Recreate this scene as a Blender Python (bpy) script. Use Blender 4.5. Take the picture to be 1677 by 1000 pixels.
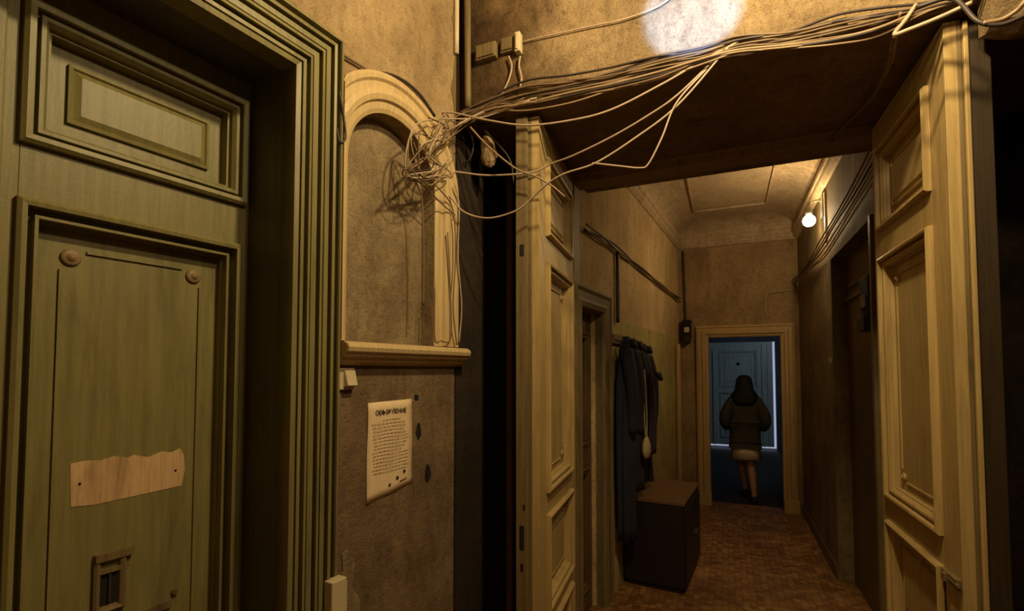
import bpy, bmesh, math, random
from mathutils import Vector, Matrix
random.seed(7)
for o in list(bpy.data.objects): bpy.data.objects.remove(o, do_unlink=True)
SC = bpy.context.scene
C = SC.collection
PI = math.pi
# ---------------------------------------------------------------- camera
FPX, PITCH, YAW, CY, H = 800.0, math.radians(2.3), math.radians(23.7), 573.0, 1.6
cam = bpy.data.cameras.new('camera'); camo = bpy.data.objects.new('camera', cam); C.objects.link(camo)
cam.sensor_fit = 'HORIZONTAL'; cam.sensor_width = 36.0; cam.lens = 36.0*FPX/1677.0
cam.shift_y = (CY-500.0)/1677.0; cam.clip_start = 0.02
camo.location = (0, 0, H); camo.rotation_euler = (PI/2+PITCH, 0, YAW)
SC.camera = camo
# ---------------------------------------------------------------- world, exposure
SC.view_settings.view_transform = 'Standard'
SC.view_settings.look = 'None'
SC.view_settings.gamma = 1.0
SC.view_settings.exposure = 0.0
SC.view_settings.use_curve_mapping = False
W_ = bpy.data.worlds.new('world'); SC.world = W_; W_.use_nodes = True
bg = W_.node_tree.nodes['Background']; bg.inputs[0].default_value = (0.60, 0.66, 0.92, 1); bg.inputs[1].default_value = 0.55
# ---------------------------------------------------------------- lights
def point(name, loc, watts, col, r):
    l = bpy.data.lights.new(name, 'POINT'); l.energy = watts; l.color = col; l.shadow_soft_size = r
    o = bpy.data.objects.new(name, l); o.location = loc; C.objects.link(o); return o
def area(name, loc, to, watts, col, sx, sy, spread=PI):
    l = bpy.data.lights.new(name, 'AREA'); l.shape = 'RECTANGLE'; l.size = sx; l.size_y = sy; l.energy = watts; l.color = col; l.spread = spread
    o = bpy.data.objects.new(name, l); o.location = loc; C.objects.link(o)
    o.rotation_euler = (Vector(to)-Vector(loc)).to_track_quat('-Z', 'Y').to_euler(); return o
point('hall_lamp', (0.16, 1.16, 3.28), 100, (1.0, 0.76, 0.39), 0.05)
point('hall_fill_light', (0.42, 0.95, 2.95), 26, (1.0, 0.76, 0.42), 0.06)  # added fill with no fixture behind it, lifts green door and lower wall
point('corridor_bulb_light', (0.655, 4.72, 2.85), 230, (1.0, 0.72, 0.38), 0.052)
area('back_room_window_light', (1.2, 8.3, 2.3), (0.0, 10.9, 1.2), 8, (0.70, 0.88, 1.0), 0.5, 0.8)
sp = bpy.data.lights.new('daylight_shaft', 'SPOT'); sp.energy = 3000; sp.color = (0.20, 0.43, 1.0); sp.spot_size = math.radians(6.8); sp.spot_blend = 0.35; sp.shadow_soft_size = 0.02
spo = bpy.data.objects.new('daylight_shaft', sp); C.objects.link(spo); spo.location = (0.25, -1.2, 2.2)
spo.rotation_euler = (Vector((-0.10, 1.94, 2.97))-spo.location).to_track_quat('-Z', 'Y').to_euler()

# ================================================================ helpers
def ray(px, py):
    x = (px-838.5)/FPX; y = (CY-py)/FPX
    d = math.cos(PITCH)-y*math.sin(PITCH); z = math.sin(PITCH)+y*math.cos(PITCH)
    return Vector((x*math.cos(YAW)-d*math.sin(YAW), x*math.sin(YAW)+d*math.cos(YAW), z))
def onY(px, py, Y): r = ray(px, py); t = Y/r.y; return Vector((r.x*t, Y, H+r.z*t))
def onX(px, py, X): r = ray(px, py); t = X/r.x; return Vector((X, r.y*t, H+r.z*t))
class Frame:
    """a vertical surface: x runs to the right along it, -y comes off it towards the room"""
    def __init__(s, ox, oy, deg): s.o = Vector((ox, oy, 0)); s.a = math.radians(deg)
    def w(s, x, y, z): c, n = math.cos(s.a), math.sin(s.a); return Vector((s.o.x+x*c-y*n, s.o.y+x*n+y*c, z))
    def px(s, px, py, c=0):
        r = ray(px, py); n = Vector((-math.sin(s.a), math.cos(s.a)))
        t = (c+s.o.x*n.x+s.o.y*n.y)/(r.x*n.x+r.y*n.y)
        return Vector((r.x*t, r.y*t, H+r.z*t))
FW = Frame(0, 0, 0)
FL = Frame(-1.205, 1.256, 82.95)       # wall with the green door
FLL = Frame(-0.742, 1.985, 95.0)       # face of the left open leaf
FLR = Frame(0.640, 2.735, -88.6)       # face of the right open leaf
FCL = Frame(-0.82, 2.85, 85.263)       # corridor, left wall
FCR = Frame(0.76, 6.35, -90.0)         # corridor, right wall (x runs towards the camera)

class MB:
    def __init__(s, sx=0, sz=0): s.v = []; s.f = []; s.m = []; s.sx = sx; s.sz = sz
    def add(s, vs, fs, mi=0):
        b = len(s.v); s.v += [(v[0]+s.sx, v[1], v[2]+s.sz) for v in vs]; s.f += [tuple(b+i for i in f) for f in fs]; s.m += [mi]*len(fs)
    def box(s, x0, y0, z0, x1, y1, z1, mi=0):
        v = [(x, y, z) for z in (z0, z1) for y in (y0, y1) for x in (x0, x1)]
        s.add(v, [(0,2,3,1),(4,5,7,6),(0,1,5,4),(2,6,7,3),(0,4,6,2),(1,3,7,5)], mi)
    def quad(s, a, b, c, d, mi=0): s.add([a, b, c, d], [(0,1,2,3)], mi)
    def ring(s, x0, z0, x1, z1, prof, mi=0, open_bottom=False, cap=False):
        rings = []
        for d, y in prof:
            zb = z0 if open_bottom else z0+d
            rings.append([(x0+d, y, zb), (x0+d, y, z1-d), (x1-d, y, z1-d), (x1-d, y, zb)])
        n = 3 if open_bottom else 4
        for a, b in zip(rings, rings[1:]):
            for k in range(n):
                k2 = (k+1) % 4; s.quad(a[k], a[k2], b[k2], b[k], mi)
        if cap: s.quad(*rings[-1], mi)
    def cyl(s, p0, p1, r0, r1=None, n=12, mi=0, caps=True):
        s.tube([Vector(p0), Vector(p1)], [r0, r0 if r1 is None else r1], n, mi, caps)
    def tube(s, pts, rs, n=8, mi=0, caps=True, flat=None):
        pts = [Vector(p) for p in pts]
        if not isinstance(rs, (list, tuple)): rs = [rs]*len(pts)
        up = Vector((0, 0, 1)); vs = []; prev = None
        for i, p in enumerate(pts):
            t = (pts[min(i+1, len(pts)-1)]-pts[max(i-1, 0)]).normalized()
            if prev is None:
                a = t.cross(up) if abs(t.dot(up)) < .95 else t.cross(Vector((1, 0, 0)))
            else: a = prev-t*prev.dot(t)
            a.normalize(); prev = a; b = t.cross(a)
            for k in range(n):
                th = 2*PI*k/n; vs.append(p+(a*math.cos(th)+b*math.sin(th))*rs[i])
        fs = []
        for i in range(len(pts)-1):
            for k in range(n):
                k2 = (k+1) % n; fs.append((i*n+k, i*n+k2, (i+1)*n+k2, (i+1)*n+k))
        if caps: fs.append(tuple(range(n))[::-1]); fs.append(tuple((len(pts)-1)*n+k for k in range(n)))
        s.add(vs, fs, mi)
    def lathe(s, c, axis, prof, n=20, mi=0):
        """prof: (radius, distance along axis)"""
        ax = Vector(axis).normalized(); a = ax.cross(Vector((0, 0, 1))) if abs(ax.z) < .9 else Vector((1, 0, 0)); a.normalize(); b = ax.cross(a)
        vs = []; c = Vector(c)
        for r, h in prof:
            for k in range(n):
                th = 2*PI*k/n; vs.append(c+ax*h+(a*math.cos(th)+b*math.sin(th))*r)
        fs = [(i*n+k, i*n+(k+1) % n, (i+1)*n+(k+1) % n, (i+1)*n+k) for i in range(len(prof)-1) for k in range(n)]
        fs += [tuple(range(n))[::-1], tuple((len(prof)-1)*n+k for k in range(n))]
        s.add(vs, fs, mi)
    def loft(s, rings, mi=0, caps=True):
        n = len(rings[0]); vs = [p for r in rings for p in r]
        fs = [(i*n+k, i*n+(k+1) % n, (i+1)*n+(k+1) % n, (i+1)*n+k) for i in range(len(rings)-1) for k in range(n)]
        if caps: fs += [tuple(range(n))[::-1], tuple((len(rings)-1)*n+k for k in range(n))]
        s.add(vs, fs, mi)
    def build(s, name, mats, frame=FW, parent=None, base=(0, 0, 0), smooth=False, bevel=0.0, subs=0):
        me = bpy.data.meshes.new(name)
        b = parent['_b'] if parent is not None and '_b' in parent else base
        me.from_pydata([(x-b[0], y-b[1], z-b[2]) for x, y, z in s.v], [], s.f)
        if not isinstance(mats, (list, tuple)): mats = [mats]
        for m in mats: me.materials.append(m)
        for p, mi in zip(me.polygons, s.m): p.material_index = mi; p.use_smooth = smooth
        bm = bmesh.new(); bm.from_mesh(me); bmesh.ops.recalc_face_normals(bm, faces=bm.faces); bm.to_mesh(me); bm.free()
        o = bpy.data.objects.new(name, me); C.objects.link(o)
        if parent is not None: o.parent = parent
        else: o.location = frame.w(*b); o.rotation_euler = (0, 0, frame.a)
        if bevel: m = o.modifiers.new('bevel', 'BEVEL'); m.width = bevel; m.segments = 2; m.limit_method = 'ANGLE'
        if subs: m = o.modifiers.new('subsurf', 'SUBSURF'); m.levels = subs; m.render_levels = subs
        return o
def thing(name, frame, base, label=None, cat=None, group=None, kind=None):
    o = bpy.data.objects.new(name, None); o.empty_display_size = .05; C.objects.link(o)
    o.location = frame.w(*base); o.rotation_euler = (0, 0, frame.a); o['_b'] = list(base)
    return tag(o, label, cat, group, kind)
def tag(o, label=None, cat=None, group=None, kind=None):
    if label: o['label'] = label
    if cat: o['category'] = cat
    if group: o['group'] = group
    if kind: o['kind'] = kind
    return o
def struct(o, label=None): return tag(o, label, None, None, 'structure')
def spline(pts, n=8):
    pts = [Vector(p) for p in pts]; P = [2*pts[0]-pts[1]]+pts+[2*pts[-1]-pts[-2]]; out = []
    for i in range(1, len(P)-2):
        a, b, c, d = P[i-1:i+3]
        for k in range(n):
            t = k/n; out.append(.5*((2*b)+(c-a)*t+(2*a-5*b+4*c-d)*t*t+(3*b-a-3*c+d)*t**3))
    out.append(P[-2]); return out

# ================================================================ materials
def nt(name):
    m = bpy.data.materials.new(name); m.use_nodes = True; t = m.node_tree
    return m, t, t.nodes, t.links, t.nodes['Principled BSDF']
def ramp(nodes, stops):
    r = nodes.new('ShaderNodeValToRGB'); e = r.color_ramp.elements
    while len(e) > 1: e.remove(e[-1])
    e[0].position = stops[0][0]; e[0].color = (*stops[0][1], 1)
    for p, c in stops[1:]: k = e.new(p); k.color = (*c, 1)
    return r
def noise(nodes, links, vec, scale, detail=6, rough=.6, dist=0.0):
    n = nodes.new('ShaderNodeTexNoise'); n.inputs['Scale'].default_value = scale; n.inputs['Detail'].default_value = detail
    n.inputs['Roughness'].default_value = rough; n.inputs['Distortion'].default_value = dist; links.new(vec, n.inputs['Vector']); return n
def mapped(nodes, links, sc):
    tc = nodes.new('ShaderNodeTexCoord'); mp = nodes.new('ShaderNodeMapping'); mp.inputs['Scale'].default_value = sc
    links.new(tc.outputs['Object'], mp.inputs['Vector']); return mp.outputs[0]
def mix(nodes, links, fac, a, b, mode='MIX'):
    m = nodes.new('ShaderNodeMix'); m.data_type = 'RGBA'; m.blend_type = mode
    for s, v in (('Factor', fac),): 
        if isinstance(v, float): m.inputs[0].default_value = v
        else: links.new(v, m.inputs[0])
    for idx, v in ((6, a), (7, b)):
        if isinstance(v, tuple): m.inputs[idx].default_value = (*v, 1)
        else: links.new(v, m.inputs[idx])
    return m.outputs[2]
def bumpn(nodes, links, bs, hts, strength, dist):
    prev = None
    for h, s in hts:
        b = nodes.new('ShaderNodeBump'); b.inputs['Strength'].default_value = s*strength; b.inputs['Distance'].default_value = dist
        links.new(h, b.inputs['Height'])
        if prev: links.new(prev, b.inputs['Normal'])
        prev = b.outputs[0]
    links.new(prev, bs.inputs['Normal'])
def plaster(name, c1, c2, dirt, amt=.5, scale=3.0, bump=1.0, rough=.85):
    m, t, N, Lk, bs = nt(name)
    v = mapped(N, Lk, (1, 1, 1)); vs = mapped(N, Lk, (1, 1, .35))
    n1 = noise(N, Lk, v, scale, 8, .65, .3); n2 = noise(N, Lk, vs, scale*2.3, 8, .7, .8); n3 = noise(N, Lk, v, 130, 4, .7); n4 = noise(N, Lk, v, 28, 6, .7)
    r1 = ramp(N, [(.36, c2), (.62, c1)]); Lk.new(n1.outputs[0], r1.inputs[0])
    r2 = ramp(N, [(.50-.12*amt, (0, 0, 0)), (.70, (1, 1, 1))]); Lk.new(n2.outputs[0], r2.inputs[0])
    mm = N.new('ShaderNodeMath'); mm.operation = 'MULTIPLY'; mm.inputs[1].default_value = amt; Lk.new(r2.outputs[0], mm.inputs[0])
    c = mix(N, Lk, mm.outputs[0], r1.outputs[0], dirt)
    r3 = ramp(N, [(.3, (.62, .58, .52)), (.5, (1, 1, 1)), (.75, (1.0, 1.0, 1.0))]); Lk.new(n4.outputs[0], r3.inputs[0])
    c = mix(N, Lk, .85, c, r3.outputs[0], 'MULTIPLY')
    r4 = ramp(N, [(.33, (.5, .47, .42)), (.5, (1, 1, 1))]); Lk.new(n3.outputs[0], r4.inputs[0])
    c = mix(N, Lk, .8, c, r4.outputs[0], 'MULTIPLY')
    Lk.new(c, bs.inputs['Base Color']); bs.inputs['Roughness'].default_value = rough; bs.inputs['Specular IOR Level'].default_value = .25
    bumpn(N, Lk, bs, [(n1.outputs[0], .5), (n4.outputs[0], .5), (n3.outputs[0], .5)], bump, .012)
    return m
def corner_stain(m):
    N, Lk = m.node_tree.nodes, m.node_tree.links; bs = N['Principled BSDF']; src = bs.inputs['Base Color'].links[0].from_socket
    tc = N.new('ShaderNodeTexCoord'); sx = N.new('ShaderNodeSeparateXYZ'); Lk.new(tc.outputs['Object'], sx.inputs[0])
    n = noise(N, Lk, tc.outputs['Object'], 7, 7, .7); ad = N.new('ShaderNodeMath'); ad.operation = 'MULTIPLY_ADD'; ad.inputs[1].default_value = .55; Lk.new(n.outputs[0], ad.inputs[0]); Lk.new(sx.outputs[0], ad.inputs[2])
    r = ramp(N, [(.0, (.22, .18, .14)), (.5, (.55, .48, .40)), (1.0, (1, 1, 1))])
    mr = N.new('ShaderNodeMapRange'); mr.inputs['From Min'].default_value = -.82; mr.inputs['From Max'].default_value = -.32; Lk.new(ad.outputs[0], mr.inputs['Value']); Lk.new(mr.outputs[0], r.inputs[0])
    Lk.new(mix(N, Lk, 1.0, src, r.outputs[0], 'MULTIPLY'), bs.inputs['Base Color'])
def paint(name, c1, c2, chip, amt=.4, rough=.45, bump=.6, sc=1.0):
    m, t, N, Lk, bs = nt(name)
    v = mapped(N, Lk, (1, 1, 1)); vg = mapped(N, Lk, (60*sc, 60*sc, 3.0*sc)); vd = mapped(N, Lk, (9*sc, 9*sc, 1.6*sc))
    n1 = noise(N, Lk, vg, 1.0, 6, .65, .2); n2 = noise(N, Lk, vd, 1.0, 8, .7, .6); n3 = noise(N, Lk, v, 55*sc, 6, .75)
    r1 = ramp(N, [(.30, c2), (.60, c1)]); Lk.new(n1.outputs[0], r1.inputs[0])
    r2 = ramp(N, [(.52, (0, 0, 0)), (.74, (1, 1, 1))]); Lk.new(n2.outputs[0], r2.inputs[0])
    mm = N.new('ShaderNodeMath'); mm.operation = 'MULTIPLY'; mm.inputs[1].default_value = amt; Lk.new(r2.outputs[0], mm.inputs[0])
    c = mix(N, Lk, mm.outputs[0], r1.outputs[0], chip)
    r3 = ramp(N, [(.68, (0, 0, 0)), (.72, (1, 1, 1))]); Lk.new(n3.outputs[0], r3.inputs[0])
    mm2 = N.new('ShaderNodeMath'); mm2.operation = 'MULTIPLY'; mm2.inputs[1].default_value = min(1., amt*1.2); Lk.new(r3.outputs[0], mm2.inputs[0])
    c = mix(N, Lk, mm2.outputs[0], c, chip)
    Lk.new(c, bs.inputs['Base Color']); bs.inputs['Roughness'].default_value = rough; bs.inputs['Specular IOR Level'].default_value = .35
    bumpn(N, Lk, bs, [(n1.outputs[0], .35), (n3.outputs[0], .3)], bump, .004)
    return m
def plain(name, col, rough=.6, emit=0.0, metal=0.0, var=.25, sc=40):
    m, t, N, Lk, bs = nt(name)
    v = mapped(N, Lk, (1, 1, 1)); n = noise(N, Lk, v, sc, 5, .6)
    r = ramp(N, [(.3, tuple(c*(1-var) for c in col)), (.7, col)]); Lk.new(n.outputs[0], r.inputs[0]); Lk.new(r.outputs[0], bs.inputs['Base Color'])
    bs.inputs['Roughness'].default_value = rough; bs.inputs['Metallic'].default_value = metal
    if emit: bs.inputs['Emission Color'].default_value = (*col, 1); bs.inputs['Emission Strength'].default_value = emit
    return m
def tiles(name):
    m, t, N, Lk, bs = nt(name)
    v = mapped(N, Lk, (1, 1, 1)); vo = N.new('ShaderNodeTexVoronoi'); vo.inputs['Scale'].default_value = 22; vo.inputs['Randomness'].default_value = .35
    Lk.new(v, vo.inputs['Vector']); vd = N.new('ShaderNodeTexVoronoi'); vd.feature = 'DISTANCE_TO_EDGE'; vd.inputs['Scale'].default_value = 22; vd.inputs['Randomness'].default_value = .35; Lk.new(v, vd.inputs['Vector'])
    n = noise(N, Lk, v, 2.2, 7, .65)
    sx = N.new('ShaderNodeSeparateColor'); Lk.new(vo.outputs['Color'], sx.inputs[0])
    r = ramp(N, [(0, (.20, .085, .022)), (.5, (.30, .14, .04)), (1, (.40, .21, .07))]); Lk.new(sx.outputs[0], r.inputs[0])
    e = ramp(N, [(0, (.35, .3, .25)), (.10, (1, 1, 1))]); Lk.new(vd.outputs['Distance'], e.inputs[0])
    c = mix(N, Lk, .8, r.outputs[0], e.outputs[0], 'MULTIPLY')
    d = ramp(N, [(.35, (.35, .32, .28)), (.65, (1, 1, 1))]); Lk.new(n.outputs[0], d.inputs[0])
    c = mix(N, Lk, .8, c, d.outputs[0], 'MULTIPLY')
    Lk.new(c, bs.inputs['Base Color']); bs.inputs['Roughness'].default_value = .55
    bumpn(N, Lk, bs, [(vd.outputs['Distance'], .4), (n.outputs[0], .3)], 1, .01)
    return m
M = dict(
    wall=plaster('ochre_plaster', (.46, .33, .175), (.33, .23, .12), (.13, .085, .045), .55),
    niche=plaster('niche_plaster', (.36, .27, .15), (.25, .18, .10), (.10, .07, .04), .55, 5),
    dado=plaster('brown_dado', (.30, .205, .115), (.20, .135, .075), (.085, .055, .035), .6, 4),
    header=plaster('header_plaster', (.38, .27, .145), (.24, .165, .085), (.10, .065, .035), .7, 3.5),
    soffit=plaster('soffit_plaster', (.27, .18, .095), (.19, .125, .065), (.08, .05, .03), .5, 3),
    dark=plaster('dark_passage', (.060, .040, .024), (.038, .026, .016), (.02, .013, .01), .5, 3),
    corr=plaster('corridor_plaster', (.44, .30, .145), (.32, .21, .10), (.14, .095, .04), .5, 2.6),
    corrl=plaster('corridor_left_lit_plaster', (.74, .55, .27), (.56, .40, .19), (.26, .17, .08), .5, 2.2),  # left-wall copy of corridor plaster, colour lightened to carry the bulb light
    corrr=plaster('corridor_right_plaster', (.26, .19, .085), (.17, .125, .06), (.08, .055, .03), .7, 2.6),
    corrgreen=plaster('corridor_green_paint', (.56, .47, .17), (.42, .34, .12), (.20, .15, .06), .5, 2.6),  # own olive colour, lightened too for the bulb light
    ceil=plaster('corridor_ceiling', (.56, .42, .25), (.46, .34, .20), (.25, .18, .10), .35, 1.6, .5),
    cornice=plaster('cornice_plaster', (.60, .46, .28), (.50, .38, .22), (.20, .14, .08), .45, 5, .8),
    floor=tiles('orange_floor_tiles'),
    dfloor=plain('back_room_floor', (.020, .018, .016), .7),
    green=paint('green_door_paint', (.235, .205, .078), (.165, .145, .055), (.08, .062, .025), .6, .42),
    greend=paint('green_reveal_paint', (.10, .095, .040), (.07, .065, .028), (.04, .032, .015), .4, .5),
    cream=paint('cream_moulding_paint', (.60, .45, .23), (.47, .34, .17), (.24, .16, .08), .35, .45),
    leaf=paint('yellowed_leaf_paint', (.48, .345, .145), (.35, .245, .10), (.15, .095, .04), .55, .42),
    leafe=paint('worn_shaded_leaf_edge', (.20, .145, .065), (.13, .09, .04), (.045, .028, .016), .9, .55),  # chips and wear, plus tone darkened for light grazing the leaf edge
    frame=paint('brown_frame_wood', (.27, .18, .085), (.19, .125, .055), (.09, .055, .03), .5, .5),
    archf=paint('corridor_frame_paint', (.50, .34, .14), (.40, .27, .11), (.2, .13, .06), .35, .45),
    brown=paint('brown_corridor_door', (.115, .070, .032), (.085, .050, .024), (.04, .024, .014), .4, .4),
    dbrown=paint('dark_brown_strip', (.045, .030, .015), (.03, .02, .011), (.015, .01, .006), .4, .5),  # darker brown for the outer astragal strip
    blue=paint('blue_grey_door_paint', (.40, .44, .44), (.28, .31, .32), (.06, .07, .09), .4, .35),
    bwall=plaster('back_room_plaster', (.10, .11, .14), (.07, .08, .10), (.03, .03, .04), .5),
    bare=paint('bare_wood_patch', (.66, .45, .24), (.48, .30, .15), (.22, .12, .06), .75, .6, sc=1.6),
    wire=plain('pale_cable', (.50, .38, .27), .5), wirem=plain('tan_cable', (.34, .23, .13), .5), wired=plain('dark_cable', (.05, .035, .03), .5),
    wirew=plain('dusty_brown_cable', (.20, .13, .07), .6),
    white=plain('yellowed_plastic', (.62, .52, .33), .4, var=.12), paper=plain('notice_paper', (.86, .66, .42), .8, var=.12, sc=20),
    ink=plain('faded_ink', (.38, .27, .16), .8), black=plain('black_ink', (.03, .02, .018), .7),
    metal=plain('dull_metal', (.16, .16, .17), .35, metal=.8), hole=plain('dark_hole', (.012, .008, .006), .9),
    cab=plain('dark_cabinet_wood', (.012, .007, .006), .5), cabtop=plain('brown_cabinet_top', (.15, .075, .035), .35),
    navy=plain('navy_cloth', (.016, .016, .034), .9), plum=plain('plum_cloth', (.026, .014, .022), .9), brownc=plain('brown_cloth', (.030, .019, .013), .9), pale=plain('pale_cloth', (.42, .33, .19), .9),
    jacket=plain('olive_jacket', (.045, .038, .020), .85), shorts=plain('pale_shorts', (.80, .62, .38), .85), skin=plain('skin', (.42, .22, .12), .6, var=.1), hair=plain('dark_hair', (.005, .004, .004), .8), shoe=plain('dark_shoe', (.012, .010, .010), .6),
    glow=plain('glowing_bulb', (1.0, .93, .78), .5, emit=7.0, var=0),
)

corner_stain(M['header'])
# ================================================================ STRUCTURE
# floors
m = MB(); m.box(-3.2, -1.6, -.15, 2.0, 6.50, 0); struct(m.build('floor', M['floor']), 'orange brown patterned tile floor of hall and corridor')
m = MB(); m.box(-1.3, 6.50, -.15, 1.5, 11.3, 0); struct(m.build('floor', M['dfloor']), 'dark floor of the far blue room')
# hall shell behind and above the camera
m = MB(); m.box(-3.2, -1.8, 0, 2.0, -1.6, 4.0); struct(m.build('wall_back', M['wall']))
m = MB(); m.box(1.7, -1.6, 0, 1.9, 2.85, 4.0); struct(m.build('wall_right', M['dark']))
m = MB(); m.box(-3.2, -1.8, 3.95, 2.0, 3.3, 4.1); struct(m.build('ceiling', M['header']))
# left wall with door opening and arched niche, in FL
AX, RI, RO, ZS, ZB, ND = .28, .235, .375, 2.345, 1.70, .07
def arch_pts(r, n=28): return [(AX-r*math.cos(PI*k/n), ZS+r*math.sin(PI*k/n)) for k in range(n+1)]
def niche_wall():
    m = MB(); X0, X1, T = -.168, .662, 3.95; ZD = 1.645
    def V(x0, x1, z0, z1, mi=0): m.quad((x0, 0, z0), (x1, 0, z0), (x1, 0, z1), (x0, 0, z1), mi)
    V(-3.2, -1.45, 0, ZD, 1); V(-3.2, -1.45, ZD, T); V(-1.45, X0, 2.554, T)
    V(X0, AX-RI, 0, ZD, 1); V(X0, AX-RI, ZD, T); V(AX+RI, X1, 0, ZD, 1); V(AX+RI, X1, ZD, T)
    V(AX-RI, AX+RI, 0, ZD, 1); V(AX-RI, AX+RI, ZD, ZB)
    a = arch_pts(RI)
    for p, q in zip(a, a[1:]): m.quad((p[0], 0, p[1]), (q[0], 0, q[1]), (q[0], 0, T), (p[0], 0, T))
    # niche inside
    b = [(AX-RI, ZB)]+a+[(AX+RI, ZB)]
    for p, q in zip(b, b[1:]): m.quad((p[0], 0, p[1]), (q[0], 0, q[1]), (q[0], ND, q[1]), (p[0], ND, p[1]), 2)
    m.quad((AX-RI, 0, ZB), (AX+RI, 0, ZB), (AX+RI, ND, ZB), (AX-RI, ND, ZB), 2)
    m.add([(p[0], ND, p[1]) for p in b], [tuple(range(len(b)))], 2)
    # door reveals and end face
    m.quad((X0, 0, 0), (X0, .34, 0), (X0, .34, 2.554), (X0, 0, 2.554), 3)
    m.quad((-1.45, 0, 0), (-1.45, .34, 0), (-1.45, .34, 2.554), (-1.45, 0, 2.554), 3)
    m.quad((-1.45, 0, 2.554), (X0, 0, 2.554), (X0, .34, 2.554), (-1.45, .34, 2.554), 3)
    m.quad((X1, 0, 0), (X1, .4, 0), (X1, .4, T), (X1, 0, T))
    m.box(-3.3, .42, 0, X1, .5, T)
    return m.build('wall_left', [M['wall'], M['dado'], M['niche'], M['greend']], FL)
struct(niche_wall(), 'ochre plaster wall with arched niche and brown lower part')
# architrave of the green door
AP = [(0, 0), (0, -.034), (.008, -.042), (.014, -.042), (.016, -.036), (.017, -.006), (.030, -.006), (.031, -.040), (.038, -.046), (.046, -.044), (.0465, -.014), (.053, -.014), (.0535, -.034), (.070, -.034), (.0705, -.010), (.077, -.010), (.0775, -.038), (.088, -.040), (.0885, -.014), (.095, -.014), (.0955, -.030), (.114, -.030), (.1145, -.010), (.120, -.010), (.1205, -.034), (.130, -.036), (.1305, -.014), (.136, -.014), (.1365, -.024), (.148, -.024), (.1485, -.008), (.153, -.008), (.1535, -.022), (.168, -.018), (.168, .05)]
m = MB(); m.ring(-1.62, 0, 0.0, 2.715, AP, open_bottom=True)
t1 = struct(m.build('trim_1', M['green'], FL), 'green stepped architrave around the green door')
# arch moulding
def arch_mould():
    m = MB(); P = [(0, .0), (0, -.028), (.012, -.036), (.026, -.034), (.034, -.024), (.052, -.022), (.060, -.030), (.080, -.036), (.098, -.030), (.104, -.018), (.126, -.014), (.140, -.006), (.140, .0)]
    rows = []
    for d, y in P:
        r = RO-d; a = arch_pts(r, 32); rows.append([(AX-r, y, ZB)]+[(p[0], y, p[1]) for p in a]+[(AX+r, y, ZB)])
    rows = [[(max(x, .003), y, z) for x, y, z in r] for r in rows]
    n = len(rows[0])
    for a, b in zip(rows, rows[1:]):
        for k in range(n-1): m.quad(a[k], a[k+1], b[k+1], b[k])
    m.add([r[-1] for r in rows], [tuple(range(len(rows)))]); m.add([r[0] for r in rows], [tuple(range(len(rows)))])
    return m.build('trim_2', M['cream'], FL)
struct(arch_mould(), 'cream arched moulding around the wall niche')
# ledge under the niche
def ledge():
    m = MB(); prof = [(0, 1.695), (-.050, 1.695), (-.066, 1.688), (-.072, 1.676), (-.068, 1.662), (-.056, 1.654), (-.052, 1.646), (-.040, 1.640), (-.032, 1.628), (-.016, 1.618), (0, 1.614)]
    xs = [0.004, .006, .690, .700]; sc = [.9, 1, 1, .8]
    rings = [[(x, y*s if y else 0, z) for y, z in prof] for x, s in zip(xs, sc)]
    m.loft(rings); return m.build('trim_3', M['cream'], FL, smooth=False)
struct(ledge(), 'cream rounded ledge under the arched niche')

# header wall over the passage, passage walls
def header():
    m = MB(); m.quad((-1.30, 1.94, 2.745), (1.7, 1.94, 2.745), (1.7, 1.94, 3.95), (-1.30, 1.94, 3.95), 0)
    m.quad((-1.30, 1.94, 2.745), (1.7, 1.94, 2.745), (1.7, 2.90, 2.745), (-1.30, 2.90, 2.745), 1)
    m.box(-1.5, 2.86, 2.74, 1.9, 3.05, 3.95, 0)
    # broken plaster lip along the lower edge
    n = 40
    for k in range(n):
        x0 = -1.12+2.75*k/n; x1 = -1.12+2.75*(k+1)/n; h = .018+.012*math.sin(k*1.9)+.008*math.sin(k*5.1)
        m.box(x0, 1.925, 2.742, x1, 1.945, 2.742+h+.02, 0)
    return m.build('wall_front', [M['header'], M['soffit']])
struct(header(), 'ochre wall above the passage with its dark underside')
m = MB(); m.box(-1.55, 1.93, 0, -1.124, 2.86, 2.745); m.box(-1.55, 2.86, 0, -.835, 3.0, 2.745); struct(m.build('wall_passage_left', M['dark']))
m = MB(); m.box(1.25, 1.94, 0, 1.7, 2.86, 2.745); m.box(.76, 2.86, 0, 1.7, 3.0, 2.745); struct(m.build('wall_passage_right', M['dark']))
# wooden frame at the back of the passage carrying the leaves
m = MB(); m.box(-.835, 2.74, 0, -.805, 2.86, 2.70); m.box(.70, 2.74, 0, .76, 2.86, 2.70); m.box(-.835, 2.745, 2.695, .76, 2.87, 2.755); m.box(-.80, 2.73, 2.735, .70, 2.75, 2.75)
struct(m.build('trim_4', M['frame'], bevel=.004), 'brown wooden door frame head under the dark soffit')

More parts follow.
